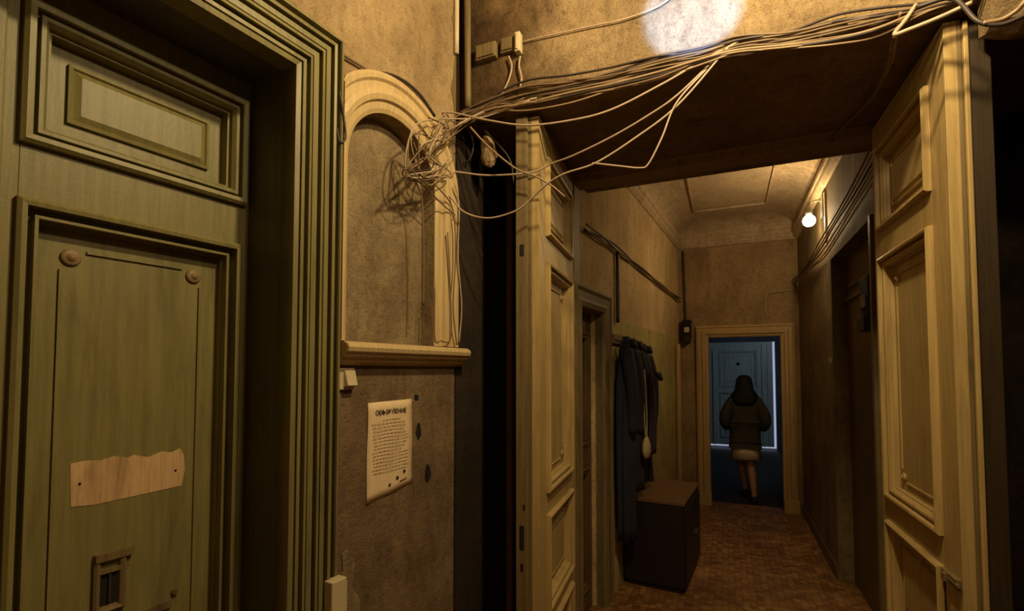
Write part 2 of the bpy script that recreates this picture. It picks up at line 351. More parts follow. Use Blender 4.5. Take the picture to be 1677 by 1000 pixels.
# corridor left wall, in FCL
def corr_left():
    m = MB(); Lc = 3.512
    def V(x0, x1, z0, z1, mi=0): m.quad((x0, 0, z0), (x1, 0, z0), (x1, 0, z1), (x0, 0, z1), mi)
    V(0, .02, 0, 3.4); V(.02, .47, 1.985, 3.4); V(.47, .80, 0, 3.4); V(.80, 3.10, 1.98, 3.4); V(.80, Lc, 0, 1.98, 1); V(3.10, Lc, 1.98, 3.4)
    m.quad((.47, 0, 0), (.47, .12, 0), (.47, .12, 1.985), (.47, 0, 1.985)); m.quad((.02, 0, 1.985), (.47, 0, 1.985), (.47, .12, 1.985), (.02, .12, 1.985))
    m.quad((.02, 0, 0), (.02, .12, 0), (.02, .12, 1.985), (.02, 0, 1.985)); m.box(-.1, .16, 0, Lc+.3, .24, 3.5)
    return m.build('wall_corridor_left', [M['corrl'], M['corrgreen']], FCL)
struct(corr_left(), 'ochre and green painted left wall of the corridor')
# corridor right wall, in FCR: x = 6.35 - Y
def corr_right():
    m = MB()
    def V(x0, x1, z0, z1, mi=0): m.quad((x0, 0, z0), (x1, 0, z0), (x1, 0, z1), (x0, 0, z1), mi)
    V(0, 1.87, 0, 3.4); V(1.87, 3.35, 2.46, 3.4); V(3.35, 3.6, 0, 3.4)
    m.quad((1.87, 0, 0), (1.87, .14, 0), (1.87, .14, 2.46), (1.87, 0, 2.46)); m.quad((3.35, 0, 0), (3.35, .14, 0), (3.35, .14, 2.46), (3.35, 0, 2.46))
    m.quad((1.87, 0, 2.46), (3.35, 0, 2.46), (3.35, .14, 2.46), (1.87, .14, 2.46)); m.box(-.3, .18, 0, 3.6, .26, 3.5)
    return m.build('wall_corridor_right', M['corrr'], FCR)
struct(corr_right(), 'stained ochre right wall of the corridor')
# end wall with doorway
def end_wall():
    m = MB(); Y = 6.35; a, b, h = -.192, .578, 2.0
    m.box(-.9, Y, 0, a, Y+.15, 3.5); m.box(b, Y, 0, 1.2, Y+.15, 3.5); m.box(a, Y, h, b, Y+.15, 3.5)
    return m.build('wall_end', M['corr'])
struct(end_wall(), 'ochre end wall of the corridor with open doorway')
m = MB(); m.ring(-.335, 0, .708, 2.125, [(0, 6.35), (0, 6.315), (.02, 6.305), (.03, 6.315), (.06, 6.315), (.07, 6.30), (.10, 6.30), (.11, 6.315), (.130, 6.32), (.141, 6.33), (.141, 6.36)], open_bottom=True)
for x0, x1 in ((-.345, -.185), (.570, .718)): m.box(x0, 6.285, 0, x1, 6.35, .14)
struct(m.build('trim_5', M['archf']), 'yellow ochre door frame around the far doorway')
# corridor ceiling, cornice and cove
m = MB(); m.box(-1.1, 2.9, 3.36, 1.1, 6.6, 3.5); struct(m.build('ceiling', M['ceil']), 'yellowed plaster ceiling of the corridor')
def cornice():
    m = MB(); P0 = [Vector((-.815, 3.02)), Vector((-.535, 6.35)), Vector((.76, 6.35)), Vector((.76, 3.02))]
    prof = [(0, 3.085), (.02, 3.09), (.045, 3.12), (.05, 3.15), (.062, 3.16), (.062, 3.195), (.04, 3.20), (.03, 3.215)]+[(.03+.25*(1-math.cos(t*PI/2/6)), 3.215+.145*math.sin(t*PI/2/6)) for t in range(1, 7)]
    def off(d):
        out = []
        for i, p in enumerate(P0):
            ns = []
            if i > 0: e = (p-P0[i-1]).normalized(); ns.append(Vector((e.y, -e.x)))
            if i < 3: e = (P0[i+1]-p).normalized(); ns.append(Vector((e.y, -e.x)))
            if len(ns) == 1: out.append(p+ns[0]*d)
            else: b = (ns[0]+ns[1]).normalized(); out.append(p+b*(d/b.dot(ns[0])))
        return out
    rows = [[(q.x, q.y, z) for q in off(d)] for d, z in prof]
    for a, b in zip(rows, rows[1:]):
        for k in range(3): m.quad(a[k], a[k+1], b[k+1], b[k])
    o = m.build('trim_6', M['cornice']); return o
struct(cornice(), 'plaster cornice and cove around the corridor ceiling')
m = MB(); m.box(-.31, 3.05, 3.345, -.295, 5.72, 3.361); m.box(.40, 3.05, 3.345, .415, 5.72, 3.361); m.box(-.31, 5.72, 3.345, .415, 5.735, 3.361)
struct(m.build('trim_7', M['cornice']), 'thin raised moulding on the corridor ceiling')
# skirting right wall
m = MB(); m.box(0, -.018, 0, 1.87, 0, .10); struct(m.build('baseboard_right', M['brown'], FCR))
# back room
m = MB(); m.box(-1.3, 6.5, 0, -1.15, 11.1, 2.9); struct(m.build('wall_far_room_left', M['bwall']))
m = MB(); m.box(1.35, 6.5, 0, 1.5, 11.1, 2.9); struct(m.build('wall_far_room_right', M['bwall']))
m = MB(); m.box(-1.3, 6.5, 2.8, 1.5, 11.1, 2.95); struct(m.build('ceiling', M['bwall']), 'dark ceiling of the far blue room')
m = MB(); m.box(-1.3, 10.9, 0, -.40, 11.05, 2.9); m.box(.885, 10.9, 0, 1.5, 11.05, 2.9); m.box(-.40, 10.9, 2.16, .885, 11.05, 2.9); struct(m.build('wall_far_room_end', M['bwall']))

# ================================================================ DOORS
BOL = [(0, .0), (0, -.012), (.006, -.018), (.012, -.018), (.016, -.012), (.030, -.006), (.034, -.010), (.040, -.010), (.044, .004), (.044, .032)]
def rosette(m, x, z, y, r=.016, mi=0):
    m.lathe((x, y, z), (0, -1, 0), [(r, 0), (r, .004), (r*.75, .010), (r*.55, .008), (r*.45, .012), (r*.1, .016)], 14, mi)
def bead(m, x0, z0, x1, z1, y, w=.006, h=.006, notch=0.0, mi=0):
    n = notch
    if n: pts = [(x0+n, z1), (x1-n, z1), None, (x1, z1-n), (x1, z0+n), None, (x1-n, z0), (x0+n, z0), None, (x0, z0+n), (x0, z1-n), None]
    else: pts = [(x0, z1), (x1, z1), (x1, z0), (x0, z0), (x0, z1)]
    segs = []
    if n: segs = [(pts[0], pts[1]), (pts[3], pts[4]), (pts[6], pts[7]), (pts[9], pts[10])]
    else: segs = list(zip(pts, pts[1:]))
    for a, b in segs:
        xa, xb = sorted((a[0], b[0])); za, zb = sorted((a[1], b[1]))
        m.box(xa-w/2, y-h, za-w/2, xb+w/2, y+.002, zb+w/2, mi)
def panelled(frame_, par, x0, x1, zt, panels, y0, th, mat, edge, stile_name='door_leaf', rec=.034):
    """slab, rails and stiles in one leaf mesh; each panel is a part with its own moulding"""
    m = MB()
    m.box(x0, y0+rec, 0.01, x1, y0+th, zt, 1)
    zs = sorted(panels, key=lambda p: p['z0']); 
    m.box(x0, y0, .01, zs[0]['x0']+.004, y0+rec, zt, 0); m.box(zs[0]['x1']-.004, y0, .01, x1, y0+rec, zt, 0)
    edges = [.01]+[v for p in zs for v in (p['z0']+.004, p['z1']-.004)]+[zt]
    for a, b in zip(edges[0::2], edges[1::2]): m.box(zs[0]['x0']+.004, y0, a, zs[0]['x1']-.004, y0+rec, b, 0)
    m.build(stile_name, [mat, edge], frame_, par, bevel=.0015)
    for p in panels:
        k = MB(); k.ring(p['x0'], p['z0'], p['x1'], p['z1'], [(d, y0+(y if y < .025 else rec)) for d, y in p.get('prof', BOL)])
        d = p.get('prof', BOL)[-1][0]
        k.box(p['x0']+d-.01, y0+rec-.004, p['z0']+d-.01, p['x1']-d+.01, y0+rec+.001, p['z1']-d+.01)
        yf = y0+rec-.004
        if 'raise' in p:
            r = p['raise']; k.ring(p['x0']+r, p['z0']+r, p['x1']-r, p['z1']-r, [(0, yf), (0, yf-.010), (.008, yf-.012), (.012, yf-.006), (.026, yf-.014)], cap=True)
        if 'bead' in p:
            r = p['bead']; n = p.get('notch', 0)
            bead(k, p['x0']+r, p['z0']+r, p['x1']-r, p['z1']-r, yf, .007, .006, n)
        pan = k.build('panel', mat, frame_, par)
        if 'bead' in p and p.get('notch', 0):
            r = p['bead']; n = p['notch']
            for xx in (p['x0']+r+n*.35, p['x1']-r-n*.35):
                for zz in (p['z0']+r+n*.35, p['z1']-r-n*.35):
                    q = MB(); rosette(q, xx, zz, yf, p.get('ros', .018)); ro = q.build('rosette', p.get('rmat', mat), frame_, None, base=(0, 0, 0), smooth=True)
                    ro.parent = pan
                    ro.matrix_parent_inverse = Matrix.Identity(4); ro.location = (0, 0, 0); ro.rotation_euler = (0, 0, 0)
                    b = par['_b']
                    for v in ro.data.vertices: v.co = v.co-Vector(b)
# --- green door
Y0 = .22
gd = thing('door_1', FL, (-.76, Y0, 0), 'olive green panelled double door with bare wood patch', None, None, 'structure')
BOLG = [(0, 0), (0, -.016), (.008, -.024), (.020, -.022), (.022, -.018), (.024, .004), (.030, .004), (.031, -.014), (.040, -.014), (.048, -.002), (.049, .012), (.056, .012), (.057, .05)]
DEEP = [(0, 0), (0, -.014), (.008, -.020), (.018, -.018), (.019, .020), (.034, .020), (.035, -.002), (.042, -.002), (.043, .024), (.046, .024), (.047, .05)]
gp = [dict(x0=-.725, x1=-.182, z0=2.135, z1=2.485, prof=BOLG, **{'raise': .098}),
      dict(x0=-.725, x1=-.196, z0=.62, z1=2.005, prof=DEEP, bead=.098, notch=.055, ros=.022, rmat=M['frame']),
      dict(x0=-.725, x1=-.196, z0=.12, z1=.50, prof=BOLG, **{'raise': .098})]
panelled(FL, gd, -.765, -.166, 2.60, gp, Y0, .07, M['green'], M['greend'], rec=.05)
gp2 = [dict(p) for p in gp]
for p in gp2: w = p['x1']-p['x0']; p['x0'] = -1.33; p['x1'] = -1.33+w
panelled(FL, gd, -1.46, -.772, 2.60, gp2, Y0+.006, .065, M['green'], M['greend'], rec=.05)
m = MB(); m.box(-.785, Y0-.012, .01, -.752, Y0+.02, 2.6); m.build('cover_strip', M['green'], FL, gd, bevel=.004)
# bare wood patch, slightly crooked, with two nail heads
m = MB(); yf = Y0+.046
pts = [(-.590, 1.250), (-.54, 1.244), (-.43, 1.248), (-.330, 1.252), (-.322, 1.30), (-.327, 1.345), (-.338, 1.364), (-.36, 1.355), (-.385, 1.362), (-.42, 1.350), (-.455, 1.362), (-.47, 1.356), (-.50, 1.366), (-.53, 1.359), (-.56, 1.363), (-.593, 1.360)]
m.add([(x, yf-.0015, z) for x, z in pts]+[(x, yf+.001, z) for x, z in pts], [tuple(range(16))]+[(k, (k+1) % 16, 16+(k+1) % 16, 16+k) for k in range(16)])
bp = m.build('bare_wood_patch', M['bare'], FL, gd); tag(bp, 'pale bare wood where a plate was removed')
for x, z in ((-.573, 1.305), (-.348, 1.30)):
    m = MB(); m.lathe((x, yf-.001, z), (0, -1, 0), [(.004, 0), (.003, .002)], 8); o = m.build('nail', M['hole'], FL, gd)
# letter slot / old lock plate
m = MB(.018, -.012); m.ring(-.558, .965, -.486, 1.122, [(0, yf), (0, yf-.010), (.006, yf-.014), (.014, yf-.010), (.018, yf+.0)]); m.box(-.556, yf-.016, 1.104, -.470, yf, 1.124); m.box(-.556, yf-.012, 1.07, -.48, yf, 1.082)
lk = m.build('lock_plate', M['leafe'], FL, gd); tag(lk, 'worn metal lock plate')
m = MB(.018, -.012); m.box(-.540, yf-.002, .985, -.504, yf+.001, 1.068, 0); m.box(-.524, yf-.008, .99, -.519, yf, 1.066, 1); m.build('keyhole', [M['hole'], M['metal']], FL, gd)
for z in (1.0,): 
    m = MB(.018, -.012); m.box(-.47, yf-.006, .915, -.37, yf, .935); m.lathe((-.36, yf, .955), (0, -1, 0), [(.010, 0), (.008, .008)], 10); m.build('scraped_bolt', M['leafe'], FL, gd)

# --- passage leaves
LP = [dict(z0=2.215, z1=2.585, **{'raise': .085}), dict(z0=1.045, z1=2.095, bead=.088, notch=.055), dict(z0=.515, z1=.945, **{'raise': .085}), dict(z0=.10, z1=.44, **{'raise': .085})]
BOLD = [(0, 0), (0, -.014), (.008, -.022), (.016, -.020), (.018, .006), (.024, .006), (.026, -.006), (.036, -.006), (.044, .004), (.045, .014), (.050, .014), (.052, .030)]
dl = thing('door_2', FLL, (0, 0, 0), 'left open yellowed leaf of the passage double door', None, None, 'structure')
pl = [dict(p, x0=.115, x1=.655, prof=BOLD) for p in LP]
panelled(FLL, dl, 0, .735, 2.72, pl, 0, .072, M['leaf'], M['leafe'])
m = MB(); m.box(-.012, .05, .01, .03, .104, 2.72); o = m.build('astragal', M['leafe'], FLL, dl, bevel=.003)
m = MB(); m.box(-.0145, .066, 2.10, -.011, .084, 2.15); m.box(-.0145, .066, .83, -.011, .086, .93); m.box(-.0145, .07, .74, -.011, .082, .77); m.box(-.0145, .062, 1.0, -.011, .07, 1.02); tag(m.build('mortise', M['hole'], FLL, dl), 'dark lock holes in leaf edge')
dr = thing('door_3', FLR, (0, 0, 0), 'right open yellowed leaf of the passage double door', None, None, 'structure')
pr = [dict(p, x0=.085, x1=.640, prof=BOLD) for p in LP]
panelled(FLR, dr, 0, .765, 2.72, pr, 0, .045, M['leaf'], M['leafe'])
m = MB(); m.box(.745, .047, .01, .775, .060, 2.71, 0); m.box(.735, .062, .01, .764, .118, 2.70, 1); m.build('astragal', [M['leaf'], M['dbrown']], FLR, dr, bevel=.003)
m = MB(); m.box(.655, -.016, .915, .762, 0, .945, 0); m.box(.68, -.026, .918, .70, -.01, .942, 0); m.box(.60, -.004, .70, .64, 0.001, .905, 1); m.cyl((.66, -.012, .93), (.77, -.012, .93), .006, mi=0)
tag(m.build('latch', [M['leafe'], M['hole']], FLR, dr), 'old rusty latch bar')

# --- corridor left door
d4 = thing('door_4', FCL, (.02, .08, 0), 'brown closed door in left corridor wall', None, None, 'structure')
panelled(FCL, d4, .022, .468, 1.98, [dict(x0=.10, x1=.40, z0=1.1, z1=1.85, prof=BOL, **{'raise': .07}), dict(x0=.10, x1=.40, z0=.15, z1=.95, prof=BOL, **{'raise': .07})], .08, .04, M['brown'], M['brown'])
m = MB(); m.ring(-.10, 0, .61, 2.12, [(0, 0), (0, -.025), (.02, -.035), (.04, -.022), (.08, -.020), (.10, -.030), (.13, -.02), (.14, 0), (.14, .05)], open_bottom=True)
struct(m.build('trim_8', M['leafe'], FCL), 'worn frame of the left corridor door')
# --- corridor right recessed door
d5 = thing('door_5', FCR, (1.87, .10, 0), 'flat brown door recessed in the right corridor wall', None, None, 'structure')
m = MB(); m.box(1.875, .10, .005, 3.345, .14, 2.455); m.build('door_leaf', M['brown'], FCR, d5)
m = MB(); m.box(1.875, .085, 2.12, 3.345, .10, 2.15); m.box(1.875, .085, 2.21, 3.345, .10, 2.225); m.build('cross_rail', M['brown'], FCR, d5)
m = MB(); m.box(3.10, -.03, 0, 3.14, .10, 2.45); struct(m.build('trim_9', M['leafe'], FCR), 'worn post beside the recessed brown door')
# --- far blue door
d6 = thing('door_6', FW, (-.39, 10.95, .08), 'blue grey panelled door with daylight leaking round it', None, None, 'structure')
fb = [dict(x0=-.14, x1=.56, z0=1.25, z1=1.98, prof=BOLD, **{'raise': .09}), dict(x0=-.14, x1=.56, z0=.22, z1=1.15, prof=BOLD, **{'raise': .09})]
def far_door():
    global MBbuild
    k = MB(); panelled(FW, d6, -.395, .835, 2.155, fb, 10.92, .05, M['blue'], M['blue'])
far_door()
for ch in d6.children:
    if ch.name.startswith('door_leaf'):
        for v in ch.data.vertices:
            if v.co.z+.08 < .05: v.co.z = 0.0
m = MB(); m.box(.64, 10.88, .08, .68, 10.92, 2.1); m.box(.74, 10.89, .08, .76, 10.92, 2.1); m.box(-.26, 10.88, .08, -.22, 10.92, 2.0); m.build('moulding', M['blue'], FW, d6)
m = MB(); m.lathe((.22, 10.918, 1.72), (0, -1, 0), [(.03, 0), (.03, .01), (.02, .02)], 12); m.build('peephole', M['hole'], FW, d6)

# ================================================================ WALL FITTINGS
def base_of(o): return o
# switch
t = thing('light_switch', FL, (.012, 0, 1.53), 'cream rocker light switch under the left end of the ledge', 'light switch')
m = MB(); m.box(.010, -.012, 1.532, .082, 0, 1.606); m.build('backplate', M['white'], FL, t, bevel=.003)
m = MB(); m.add([(.034, -.012, 1.540), (.080, -.012, 1.540), (.080, -.012, 1.600), (.034, -.012, 1.600), (.036, -.034, 1.546), (.078, -.034, 1.546), (.078, -.020, 1.596), (.036, -.020, 1.596)], [(0,1,5,4),(1,2,6,5),(2,3,7,6),(3,0,4,7),(4,5,6,7)]); m.build('rocker', M['white'], FL, t, bevel=.002)
# box at the bottom of architrave
t = thing('socket_box', FL, (-.03, -.06, .70), 'cream plastic box beside the foot of the green architrave', 'electrical box')
m = MB(); m.box(-.052, -.075, .70, .006, -.036, .935); m.build('casing', M['white'], FL, t, bevel=.004)
m = MB(); m.box(.006, -.070, .72, .012, -.04, .92); m.build('side_lid', M['white'], FL, t, bevel=.002)
# torn patch of pale plaster beside box
def blob_patch(name, frame, pts, y, th, mat, label, cat):
    m = MB(); n = len(pts); m.add([(x, y-th, z) for x, z in pts]+[(x, y, z) for x, z in pts], [tuple(range(n))]+[(k, (k+1) % n, n+(k+1) % n, n+k) for k in range(n)])
    b = (sum(p[0] for p in pts)/n, y, min(p[1] for p in pts)); return tag(m.build(name, mat, frame, base=b), label, cat)
blob_patch('plaster_scar', FL, [(.030, .70), (.13, .70), (.125, .80), (.09, .86), (.10, .93), (.07, .99), (.045, .98), (.05, .92), (.025, .88), (.035, .80)], 0, .004, M['niche'], 'pale torn plaster scar low on the brown wall', 'wall damage')
for hx, hz, hw, hh, lb in ((.412, 1.488, .017, .013, 'small dark chip in wall beside the top corner of the notice'), (.425, 1.347, .020, .038, 'dark hole in wall beside the middle of the notice'), (.482, 1.168, .024, .036, 'dark hole in wall lowest to the right of the notice')):
    rr = random.Random(int(hx*1000)); pts = [(hx+hw*math.cos(2*PI*k/14)*rr.uniform(.6, 1.15), hz+hh*math.sin(2*PI*k/14)*rr.uniform(.6, 1.15)) for k in range(14)]
    blob_patch('wall_hole', FL, pts, 0, .0015, M['hole'], lb, 'wall damage')
rr = random.Random(8); zz = [2.66+.055*k for k in range(24)]
blob_patch('corner_chips', FL, [(.661, z) for z in zz]+[(.661-rr.uniform(.006, .040), z) for z in reversed(zz)], 0, .003, M['leafe'], 'ragged brown chipped edge of the plaster corner above the arch', 'wall damage')
# notice
t = thing('paper_notice', FL, (.265, 0, 1.12), 'pale paper notice with Cyrillic heading pasted below the niche ledge', 'notice')
P = [(.153, 1.480), (.382, 1.484), (.386, 1.150), (.150, 1.118)]
m = MB(); nx, nz = 8, 12; vs = []
for j in range(nz+1):
    for i in range(nx+1):
        u, v = i/nx, j/nz; xt = P[0][0]*(1-u)+P[1][0]*u; xb = P[3][0]*(1-u)+P[2][0]*u; zt = P[0][1]*(1-u)+P[1][1]*u; zb = P[3][1]*(1-u)+P[2][1]*u
        vs.append((xt*(1-v)+xb*v, -.003-.0015*math.sin(i*1.3+j*.7), zt*(1-v)+zb*v))
m.add(vs, [(j*(nx+1)+i, j*(nx+1)+i+1, (j+1)*(nx+1)+i+1, (j+1)*(nx+1)+i) for j in range(nz) for i in range(nx)])
sh = m.build('sheet', M['paper'], FL, t, smooth=True); sd = sh.modifiers.new('solid', 'SOLIDIFY'); sd.thickness = .0006
def text_part(txt, size, x, z, name, mat, parent, y=-.0062, shear=0):
    cu = bpy.data.curves.new('tmp', 'FONT'); cu.body = txt; cu.size = size; cu.align_x = 'CENTER'; cu.shear = shear; cu.offset = .0004
    to = bpy.data.objects.new('tmp', cu); C.objects.link(to); bpy.context.view_layer.update()
    dg = bpy.context.evaluated_depsgraph_get(); me = bpy.data.meshes.new_from_object(to.evaluated_get(dg)); bpy.data.objects.remove(to)
    b = parent['_b']
    for v in me.vertices: v.co = Vector((v.co.x+x-b[0], y-b[1], v.co.y+z-b[2]))
    me.materials.clear(); me.materials.append(mat); o = bpy.data.objects.new(name, me); C.objects.link(o); o.parent = parent; return o
text_part('ОБЪЯВЛЕНИЕ', .0235, .268, 1.434, 'heading', M['black'], t)
m = MB(); random.seed(3); z = 1.412; row = 0
while z > 1.215:
    x = .170+(.055 if row == 0 else random.uniform(0, .012)); xe = .368-(.05 if row == 0 else random.uniform(0, .03)*(2 if row % 5 == 4 else 1))
    while x < xe:
        w = random.uniform(.006, .020); m.box(x, -.0064, z, min(x+w, xe), -.0060, z+.0022); x += w+.004
    z -= .0128; row += 1
m.build('small_print', M['ink'], FL, t)
for x, z, r in ((.262, 1.168, .0060), (.302, 1.186, .0075), (.340, 1.206, .0068)):
    m = MB(); m.lathe((x, -.0056, z), (0, -1, 0), [(r, 0), (r*.9, .0008)], 8); m.build('stamp_mark', M['black'], FL, t)
m = MB()
for x, z in ((.315, 1.17), (.325, 1.172), (.335, 1.174), (.345, 1.176)): m.box(x, -.0064, z, x+.0105, -.0058, z+.003)
m.build('signature', M['black'], FL, t)
# header wall fittings
YH = 1.94
def hbox(px0, py0, px1, py1, th, name, mat, label, cat, parts=True):
    a = onY(px0, py1, YH); b = onY(px1, py0, YH); t = thing(name, FW, ((a.x+b.x)/2, YH, a.z), label, cat)
    m = MB(); m.box(a.x, YH-th, a.z, b.x, YH, b.z); m.build('casing', mat, FW, t, bevel=.004)
    m = MB(); m.box(a.x+.008, YH-th-.006, a.z+.008, b.x-.008, YH-th, b.z-.008); m.build('lid', mat, FW, t, bevel=.002); return t
hbox(783, 72, 816, 106, .03, 'junction_box', M['leafe'], 'dark painted square junction box high on the wall corner', 'electrical box')
hbox(822, 62, 844, 92, .02, 'junction_box', M['leafe'], 'brown junction box between the dark box and the white box', 'electrical box')
hbox(847, 58, 856, 92, .035, 'junction_box', M['white'], 'narrow white junction box with two cables dropping from it', 'electrical box')
# vertical pipes in the corner
def tube_obj(name, pts, r, mat, label, cat, group=None, n=8, seg=8, smooth=True):
    s = spline(pts, seg); b = s[0].lerp(s[-1], .5); m = MB(); m.tube(s, r, n)
    return tag(m.build(name, mat, FW, base=tuple(b), smooth=smooth), label, cat, group)
a = onY(748, 0, 1.90); tube_obj('corner_pipe', [(a.x, 1.90, 3.94), (a.x, 1.90, 3.05)], .012, M['white'], 'short cream pipe running down the upper wall corner', 'pipe')
tube_obj('wall_conduit', [(-1.075, 1.925, 3.94), (-1.07, 1.925, 3.3), (-1.065, 1.925, 2.80)], .016, M['leafe'], 'brown conduit down the header wall beside the corner', 'pipe')
# corbel top right
def corbel():
    m = MB(); r = []
    for x, s in ((.735, .75), (.80, .95), (.88, 1.0), (1.15, 1.05), (1.45, 1.0)):
        prof = [(1.94, 2.60), (1.88, 2.585), (1.82, 2.60), (1.775, 2.65), (1.765, 2.72), (1.77, 2.90), (1.78, 3.2), (1.94, 3.2)]
        r.append([(x, 1.94-(1.94-y)*s, z+(1-s)*.12) for y, z in prof])
    m.loft(r); return m.build('trim_10', M['header'], base=(1.05, 1.85, 2.585))
struct(corbel(), 'lumpy ochre plaster corbel above the dark opening at right')
# torn lump by tangle
def lump(name, c, rx, ry, rz, mat, label, cat, seed=1):
    rnd = random.Random(seed); m = MB(); rings = []
    for i in range(9):
        ph = PI*(i+.4)/9.8-PI/2; tp = .35+.65*(1-i/8)**.7; rr = [(c[0]+.02*(i/8)*(-1)+tp*rx*math.cos(ph)*math.cos(t*PI/6)*(1+rnd.uniform(-.18, .18)), c[1]+ry*math.cos(ph)*math.sin(t*PI/6)*(1+rnd.uniform(-.18, .18)), c[2]+rz*math.sin(ph)) for t in range(12)]; rings.append(rr)
    m.loft(rings); return tag(m.build(name, mat, base=(c[0], c[1], c[2]-rz), smooth=False), label, cat)
q = onY(803, 245, 2.02)
lump('plaster_lump', (q.x, 2.02, q.z), .055, .03, .085, M['wall'], 'ragged ochre plaster lump hanging behind the cable tangle', 'wall damage', 5)
tube_obj('passage_pipe', [(-1.09, 2.45, 0.0), (-1.09, 2.45, 1.3), (-1.09, 2.45, 2.74)], .022, M['frame'], 'brown vertical pipe in the dark gap beside left leaf', 'pipe')

# ================================================================ CABLES
CB = 'cable'
# bundle along the lower edge of the header wall
base_line = [(752, 196), (800, 172), (860, 160), (930, 148), (1000, 134), (1080, 112), (1150, 92), (1210, 74), (1290, 66), (1370, 52), (1440, 38), (1520, 14), (1610, -12)]
rnd = random.Random(11)
for k in range(16):
    off = -22+k*2.7; pts = []
    ph = rnd.uniform(0, 6); am = rnd.uniform(2, 6)
    for i, (x, y) in enumerate(base_line):
        sp_ = 1.0 if 1 < i < 11 else .4
        pts.append(onY(x, y+off*sp_*(.55 if 5 < i < 9 else 1)+am*math.sin(i*.9+ph)+rnd.uniform(-2, 2), 1.915-.022*rnd.random()-(.02 if off > 6 else 0)))
    tube_obj('cable', pts, rnd.choice([.0035, .0045, .005]), M[rnd.choice(['wirem', 'wirew', 'wirew', 'wirew', 'wired', 'wired'])], 'one of the many thin cables bundled along the lower edge of the header wall', CB, 'cables bundled along the header wall', 6, 6)
# pale swagged cables
SW = [
 ([(688, 215, 1.80), (700, 192, 1.80), (735, 184, 1.82), (800, 197, 1.84), (862, 205, 1.85), (935, 197, 1.86), (1000, 180, 1.87), (1080, 140, 1.88), (1150, 100, 1.89), (1210, 68, 1.9)], .0042, 'wire', 'pale cable swagging highest across the top of the left leaf'),
 ([(1186, 82, 1.9), (1110, 155, 1.9), (1060, 190, 1.92), (1000, 225, 1.94), (940, 254, 1.96), (905, 267, 1.97), (870, 282, 1.96), (800, 287, 1.92), (745, 281, 1.86), (700, 278, 1.8), (672, 285, 1.75)], .0042, 'wire', 'pale cable falling straight to the top corner of the left leaf'),
 ([(1192, 78, 1.89), (1110, 172, 1.88), (1040, 226, 1.87), (975, 267, 1.86), (925, 284, 1.86), (895, 302, 1.87), (870, 325, 1.88), (845, 345, 1.88), (800, 357, 1.87), (760, 347, 1.85), (735, 320, 1.82), (700, 300, 1.78)], .0042, 'wire', 'pale cable dipping lowest in a deep loop left of the leaf'),
 ([(1158, 112, 1.9), (1108, 168, 1.87), (1084, 225, 1.86), (1062, 268, 1.86), (1048, 275, 1.86), (1015, 272, 1.86), (970, 267, 1.86)], .0035, 'wire', 'pale cable with a sharp bend hanging below the header'),
 ([(770, 208, 1.84), (800, 240, 1.86), (845, 276, 1.9), (880, 290, 1.92), (905, 305, 1.95), (925, 322, 1.96)], .004, 'wirem', 'tan cable crossing from the tangle over the leaf corner'),
 ([(1592, 4, 1.78), (1540, 28, 1.80), (1490, 48, 1.82), (1465, 56, 1.84), (1482, 34, 1.86), (1500, 8, 1.88)], .0065, 'wire', 'thick pale cable kinked at the top right of the header'),
 ([(1465, 58, 1.90), (1458, 90, 2.0), (1445, 130, 2.2), (1425, 165, 2.4), (1395, 195, 2.6), (1368, 222, 2.72), (1360, 232, 2.73)], .006, 'wirew', 'brown cable running under the soffit towards the frame head'),
 ([(1475, 20, 1.88), (1468, 60, 1.95), (1462, 95, 2.05), (1448, 128, 2.2), (1430, 158, 2.36)], .004, 'wirem', 'thin tan cable beside the brown one under the soffit'),
 ([(1060, 250, 2.70), (1130, 243, 2.70), (1200, 236, 2.70), (1260, 222, 2.70), (1320, 204, 2.70)], .004, 'wirew', 'thin cable along the back edge of the soffit'),
 ([(1610, 38, 1.74), (1640, 32, 1.74), (1664, 18, 1.73), (1677, 4, 1.72), (1700, -20, 1.72)], .006, 'wirem', 'tan cable looping over the plaster corbel'),
 ([(1500, 12, 1.84), (1560, -2, 1.80), (1600, 34, 1.75), (1640, 40, 1.74), (1690, 20, 1.73)], .006, 'wired', 'dark cable hanging round the foot of the plaster corbel'),
]
for pts, r, mt, lb in SW: tube_obj('cable', [onY(x, y, Y) for x, y, Y in pts], r, M[mt], lb, CB)
# thin wire from the white box up over the header wall
tube_obj('cable', [onY(x, y, 1.93) for x, y in ((856, 68), (900, 58), (972, 42), (1020, 32), (1075, 12), (1110, -12))], .003, M['wire'], 'thin pale wire rising from the white box across the header wall', CB)
tube_obj('cable', [onY(x, y, 1.925) for x, y in ((852, 92), (850, 108), (854, 128), (850, 150), (846, 172))], .004, M['wire'], 'pale cable dropping straight below the white box', CB)
tube_obj('cable', [onY(x, y, 1.925) for x, y in ((833, 92), (838, 108), (834, 128), (826, 146), (818, 160))], .004, M['wire'], 'pale curved cable dropping below the brown box', CB)
